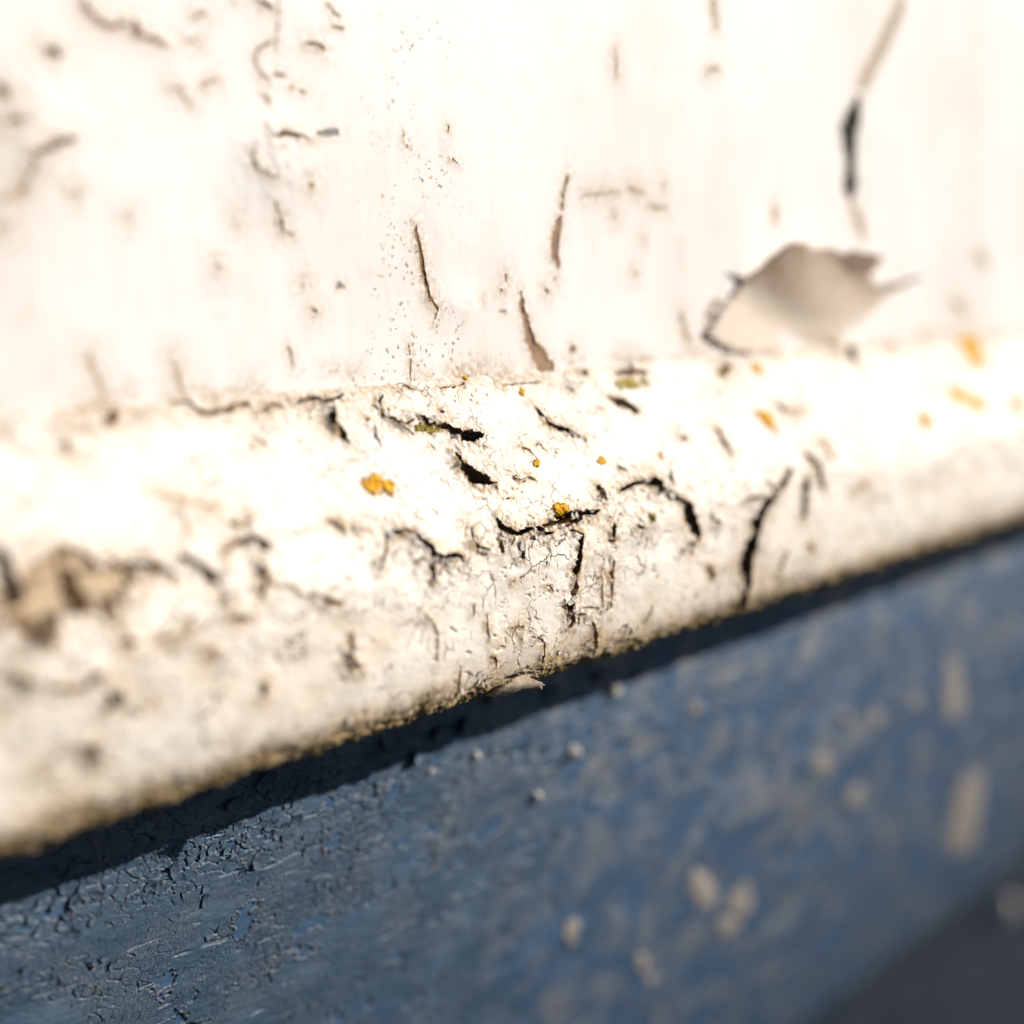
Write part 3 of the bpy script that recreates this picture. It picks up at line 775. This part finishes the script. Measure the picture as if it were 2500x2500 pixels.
LICHENS = [
 (M_LICH, cpx(C6, '1588,62 1640,48 1685,60 1700,120 1722,200 1665,198 1630,140'), .0009, 'largest bright orange lichen patch, high on the far end of the moulding'),
 (M_LICH, cpx(C6, '1540,340 1600,330 1640,365 1700,370 1722,420 1680,430 1640,395 1560,375'), .0006, 'ragged pale orange lichen patch just below the largest orange one'),
 (M_LICH, disc(C6, 1410, 485, 30, 36, 3), .0007, 'small round orange lichen spot alone on the far half of the moulding'),
 (M_LICH, disc(C6, 1905, 410, 26, 40, 4), .0005, 'faint orange lichen spot cut by the far edge of the picture'),
 (M_LICH, cpx(C6, '520,452 560,445 592,456 612,500 630,545 590,528 555,495'), .0007, 'yellow leaf shaped lichen patch above the long black crack'),
 (M_LICH, disc(C6, 530, 218, 22, 28, 6), .0005, 'small yellow lichen dot just below the peeling paint curl'),
 (M_OLIVE, disc(C6, 350, 245, 26, 18, 7), .0005, 'olive lichen clump beside the dark hole under the board joint'),
 (M_LICH, cpx(C5, '185,705 215,690 255,665 285,690 345,698 352,735 320,752 290,735 250,755 215,735'), .0008, 'lobed orange lichen cluster on the near slope of the moulding'),
 (M_LICH, cpx(C5, '1182,835 1210,818 1250,822 1256,850 1235,868 1190,862'), .0006, 'yellow lichen crust above the jagged gap in the arris'),
 (M_LICH, disc(C5, 1088, 606, 13, 16, 10), .0004, 'tiny orange lichen dot at the end of a curved hairline crack'),
 (M_LICH, disc(C5, 1436, 592, 24, 12, 11), .0004, 'thin orange lichen fleck above the arched black crack'),
 (M_LICH, disc(C5, 1748, 565, 9, 20, 12), .0004, 'slim orange lichen fleck high above the steep black crack'),
 (M_LICH, disc(C5, 714, 166, 9, 9, 14), .0004, 'pinhead orange lichen dot right above the board joint'),
 (M_OLIVE, disc(C5, 1690, 885, 16, 22, 16), .0005, 'olive green lichen tuft below the arched black crack'),
 (M_LICH, disc(C5, 1018, 232, 9, 18, 18), .0004, 'orange lichen streak just under the board joint'),
 (M_OLIVE, disc(C5, 1600, 185, 70, 16, 19), .0004, 'olive lichen band lying along the board joint'),
 (M_OLIVE, disc(C5, 520, 425, 55, 10, 21), .0003, 'yellowish lichen film below the lip of the longest slit'),
]
for i, (m_, poly, hgt, lab) in enumerate(LICHENS):
    o = patch('lichen_patch', STRAKE if STRAKE.hit(*poly[0]) and poly[0][1] > 905 or i < 7 else WALL, poly, hgt * 0.45, m_, 200 + 7 * i, 40, 0.9, 0.00012, crust=True)
    tag(o, lab, 'lichen', 'lichen on the white timber')

# pale chips where the blue paint is gone
CHIPS = [disc(C8, 1268, 1455, 40, 70, 31), cpx(C9, '180,1130 215,1120 255,1200 300,1230 295,1310 240,1300 205,1230'), disc(C9, 440, 1290, 44, 80, 33), disc(C9, 372, 1410, 42, 38, 34),
         disc(C9, 862, 565, 34, 38, 35), cpx(C9, '1600,650 1670,640 1670,800 1640,1000 1570,1020 1575,880 1590,760'), cpx(C9, '1530,40 1580,20 1590,180 1580,320 1530,310 1525,170'), disc(C9, 1150, 320, 30, 46, 38),
         disc(C9, 1040, 740, 44, 56, 39), disc(C9, 205, 270, 24, 26, 40), disc(C9, 1350, 240, 26, 30, 43), disc(C9, 990, 320, 28, 26, 45), disc(C8, 1640, 1600, 26, 44, 46), disc(C8, 1680, 1690, 30, 34, 47)]
for i, poly in enumerate(CHIPS):
    o = patch('bare_chip', BLUE, poly, .00015, M_CHIP, 400 + 5 * i, 18, 0.3, 0.00035)
    child(o, blue)

# loose crumbs
def crumb(name, p, r, seed, mat):
    bm = bmesh.new(); bmesh.ops.create_icosphere(bm, subdivisions=2, radius=1.0)
    rr = random.Random(seed); off = [Vector((rr.uniform(-1, 1), rr.uniform(-1, 1), rr.uniform(-1, 1))).normalized() for _ in range(7)]
    cut = [rr.uniform(0.55, 0.95) for _ in off]
    for v in bm.verts:
        d = v.co.normalized()
        k = 1.0
        for o_, c_ in zip(off, cut):
            q = d.dot(o_)
            if q > c_ * 0.8: k = min(k, c_ * 0.85 / q)
        v.co = d * k * rr.uniform(0.93, 1.07)
    me = bpy.data.meshes.new(name); bm.to_mesh(me); bm.free()
    me.materials.append(mat)
    o = bpy.data.objects.new(name, me); o.location = p
    o.scale = (r * rr.uniform(0.8, 1.2), r * rr.uniform(0.7, 0.9), r)
    o.rotation_euler = (rr.uniform(0, 3), rr.uniform(0, 3), rr.uniform(0, 3))
    return link(o)
CRUMBS = [(C8, 765, 525, 26, 'small cream crumb on the shadow edge of the blue board'), (C8, 1272, 502, 42, 'largest white crumb on the lit blue board below the shadow'),
          (C8, 530, 605, 19, 'tiny tan crumb at the shadow edge nearest the cracked paint'), (C8, 1075, 735, 34, 'greyish crumb further down the lit blue board'),
          (C8, 1478, 178, 36, 'dim crumb lying inside the dark shadow band'), (C9, 1790, 1310, 60, 'blurred pale crumb at the step above the dark board'),
          (C8, 1395, 385, 22, 'dark grey crumb between the shadow and the largest white crumb')]
for i, (c, x, y, r, lab) in enumerate(CRUMBS):
    surf = BLUE
    h = surf.hit(c[0] + x * c[2], c[1] + y * c[2]) or BLUE2.hit(c[0] + x * c[2], c[1] + y * c[2])
    surf = BLUE if BLUE.hit(c[0] + x * c[2], c[1] + y * c[2]) else BLUE2
    depth = np.linalg.norm(surf.at(h[0], h[1]) - CAM)
    rad = r * c[2] / FPX * depth * 1.2
    o = crumb('paint_crumb', Vector(surf.at(h[0], h[1], rad * 0.5)), rad, 50 + i, M_CHIP if i == 6 else M_CRUMB)
    tag(o, lab, 'paint crumb', 'loose crumbs on the blue boards')

# ------------------------------------------------------------------ curled sheets of paint
def sheet(name, poly_px, out_fn, mat, parent, n=34, thick=0.00025, seed=0):
    """a bent sheet of paint with its own outline; out_fn gives its distance from the board (m)"""
    pts = np.array(poly_px); lo, hi = pts.min(0), pts.max(0)
    X, Y = np.meshgrid(np.linspace(lo[0], hi[0], n), np.linspace(lo[1], hi[1], n))
    sd = poly_sd(X, Y, pts) + 5 * fbm(X / 30, Y / 30, 3, seed)
    A, B = (X - lo[0]) / (hi[0] - lo[0]), (hi[1] - Y) / (hi[1] - lo[1])
    O = out_fn(A, B)
    P = np.zeros(X.shape + (3,))
    for i in range(n):
        for j in range(n):
            P[i, j] = on_plane(X[i, j], Y[i, j], -O[i, j])
    keep = sd < 0
    fk = keep[:-1, :-1] & keep[1:, 1:] & keep[1:, :-1] & keep[:-1, 1:]
    o = grid_mesh(name, P, fk, {}, mat)
    md = o.modifiers.new('thickness', 'SOLIDIFY'); md.thickness = thick; md.offset = -1
    child(o, parent)
    return o
curl = cpx(C3, '250,1760 330,1620 400,1545 450,1470 560,1370 700,1265 800,1260 840,1285 1000,1308 1120,1320 1235,1340 1190,1380 1158,1440 1195,1492 1300,1462 1465,1418 1440,1448 1310,1512 1235,1545 1200,1600 1140,1655 1060,1690 980,1800 700,1850 400,1850')
o = sheet('paint_curl', curl, lambda a, b: 0.0005 + 0.004 * a * b + (0.25 + 0.85 * sstep(0, 0.5, a)) * 0.017 * np.clip(b - 0.25, 0, 1) ** 1.5 * (0.55 + 0.65 * a) + 0.005 * np.clip(a - .55, 0, 1) * b + 0.0008 * np.sin(a * 11 + b * 5), M_CURL, board, 46, seed=3)
o['label'] = 'large curl of cream paint peeling off above the joint'
# curled flake hanging at the lower edge of the moulding
lip = cpx(C8, '820,215 900,170 960,120 1020,95 1060,110 1110,136 1138,155 1132,182 1090,186 1040,178 985,196 930,225')
o = sheet('paint_curl', lip, lambda a, b: 0.0178 + 0.0035 * a ** 2 + 0.0018 * np.sin(b * 3.1), M_TORN, mould, 26, seed=9)
o['label'] = 'torn curl of paint hanging from the lower edge'
# lifted tongue of paint beside the longest slit
ton = cpx(CB, '318,640 345,655 440,700 540,770 620,838 600,842 500,790 400,722 330,675')
h0 = STRAKE.hit(*ton[0])
o = sheet('paint_sliver', ton, lambda a, b: 0.0062 + 0.0062 * a + 0.0009, M_FLAKE, mould, 26, seed=12)

# ------------------------------------------------------------------ single flakes
def flake_meshes(name, mat, k, thick, bend):
    res = []
    for i in range(k):
        rr = random.Random(900 + i + int(1e5 * thick))
        m_ = rr.randint(5, 8)
        ring = []
        for j in range(m_):
            a = 2 * math.pi * j / m_ + rr.uniform(-.25, .25); q = rr.uniform(0.6, 1.15)
            ring.append((math.cos(a) * q * 1.25, math.sin(a) * q * 0.8))
        ring2 = [(x * 0.5, y * 0.5) for x, y in ring]
        f = lambda x, y: bend * (x * x * 0.7 + y * y) + rr.uniform(-.03, .03)
        top = [(x, y, f(x, y)) for x, y in ring]; mid = [(x, y, f(x, y)) for x, y in ring2]
        bot = [(x, y, z - thick) for x, y, z in top]
        v = top + mid + [(0, 0, 0)] + bot
        c = 2 * m_; b0 = 2 * m_ + 1; F = []
        for j in range(m_):
            n_ = (j + 1) % m_
            F += [(j, n_, m_ + n_, m_ + j), (m_ + j, m_ + n_, c), (j, b0 + j, b0 + n_, n_)]
        F.append(tuple(b0 + j for j in range(m_))[::-1])
        me = bpy.data.meshes.new(name); me.from_pydata(v, [], F); me.update(); me.materials.append(mat)
        res.append(me)
    return res

def place_flake(name, me, surf, s_, t_, size, tilt, spin, parent, lift=0.0):
    x, y, n = surf.basis(t_)
    q = Matrix((x, y, n)).transposed().to_quaternion()
    q = q @ Quaternion((0, 0, 1), spin) @ Quaternion((0, 1, 0), tilt)
    o = bpy.data.objects.new(name, me)
    o.matrix_world = Matrix.LocRotScale(Vector(surf.at(s_, t_, lift)), q, Vector((size,) * 3))
    link(o)
    mw = o.matrix_world.copy()
    o.parent = parent; o.matrix_parent_inverse = parent.matrix_world.inverted()
    return o

BF = flake_meshes('paint_flake', M_BLUE, 9, 0.16, 0.28)
bpy.context.view_layer.update()
r = random.Random(5); cnt = 0
for _try in range(4000):
    if cnt >= 210: break
    # most of them in the band of broken paint along the top of the lit strip
    if r.random() < 0.72:
        px = r.uniform(20, 1500); py = 2215 - 0.355 * px + abs(r.gauss(0, 1)) * 105 + r.uniform(-60, 25)
    else:
        px = r.uniform(0, 2300); py = r.uniform(1400, 2480)
    h = BLUE.hit(px, py)
    if h is None or STRAKE.hit(px, py) and STRAKE.hit(px, py)[1] < tb * 0.97 and py < 2090 - 0.328 * px: continue
    sz = r.uniform(0.0005, 0.0012) * (1.5 if r.random() < 0.1 else 1)
    place_flake('paint_flake', r.choice(BF), BLUE, h[0], h[1], sz, r.uniform(-.05, .3), r.uniform(0, 6.28), blue, 0.0003)
    cnt += 1

# bigger plates hanging loose in the shadow under the moulding
for px, py, sz in ((845, 1760, .0026), (900, 1850, .0022), (940, 1800, .0030), (1010, 1845, .0026), (1060, 1790, .0024), (1125, 1770, .0030), (1190, 1700, .0024), (640, 1905, .0022), (560, 1960, .0018), (480, 1935, .0020), (1330, 1690, .0026), (1460, 1650, .0024), (1560, 1640, .0022)):
    h = BLUE.hit(px, py)
    place_flake('paint_flake', r.choice(BF), BLUE, h[0], h[1], sz, r.uniform(.15, .6), r.uniform(0, 6.28), blue, 0.0008)

WF = flake_meshes('paint_flake', M_FLAKE, 7, 0.2, 0.22)
r = random.Random(9)
sp = marks_to_polys(STRAKE_MARKS, STRAKE)
deep = [p for k, p in sp if k in 'dDm']
for i in range(90):
    if i < 50:
        p = r.choice(deep); q = p[r.randrange(len(p))]
        s_, t_ = q[0] + r.uniform(-.001, .001), q[1] + r.uniform(-.0012, .0012)
        sz = r.uniform(0.0004, 0.0010)
    else:
        px = r.uniform(50, 2300); py = 2070 - 0.326 * px - abs(r.gauss(0, 25)) - 6
        h = STRAKE.hit(px, py)
        if h is None: continue
        s_, t_ = h; sz = r.uniform(0.0004, 0.0009)
    ss, tt, HH = STR_H
    hh = HH[min(np.searchsorted(tt, t_), len(tt) - 1), min(np.searchsorted(ss, s_), len(ss) - 1)]
    place_flake('paint_flake', r.choice(WF), STRAKE, s_, t_, sz, r.uniform(-.1, .5), r.uniform(0, 6.28), mould, max(hh, -0.0003) + 0.0002)
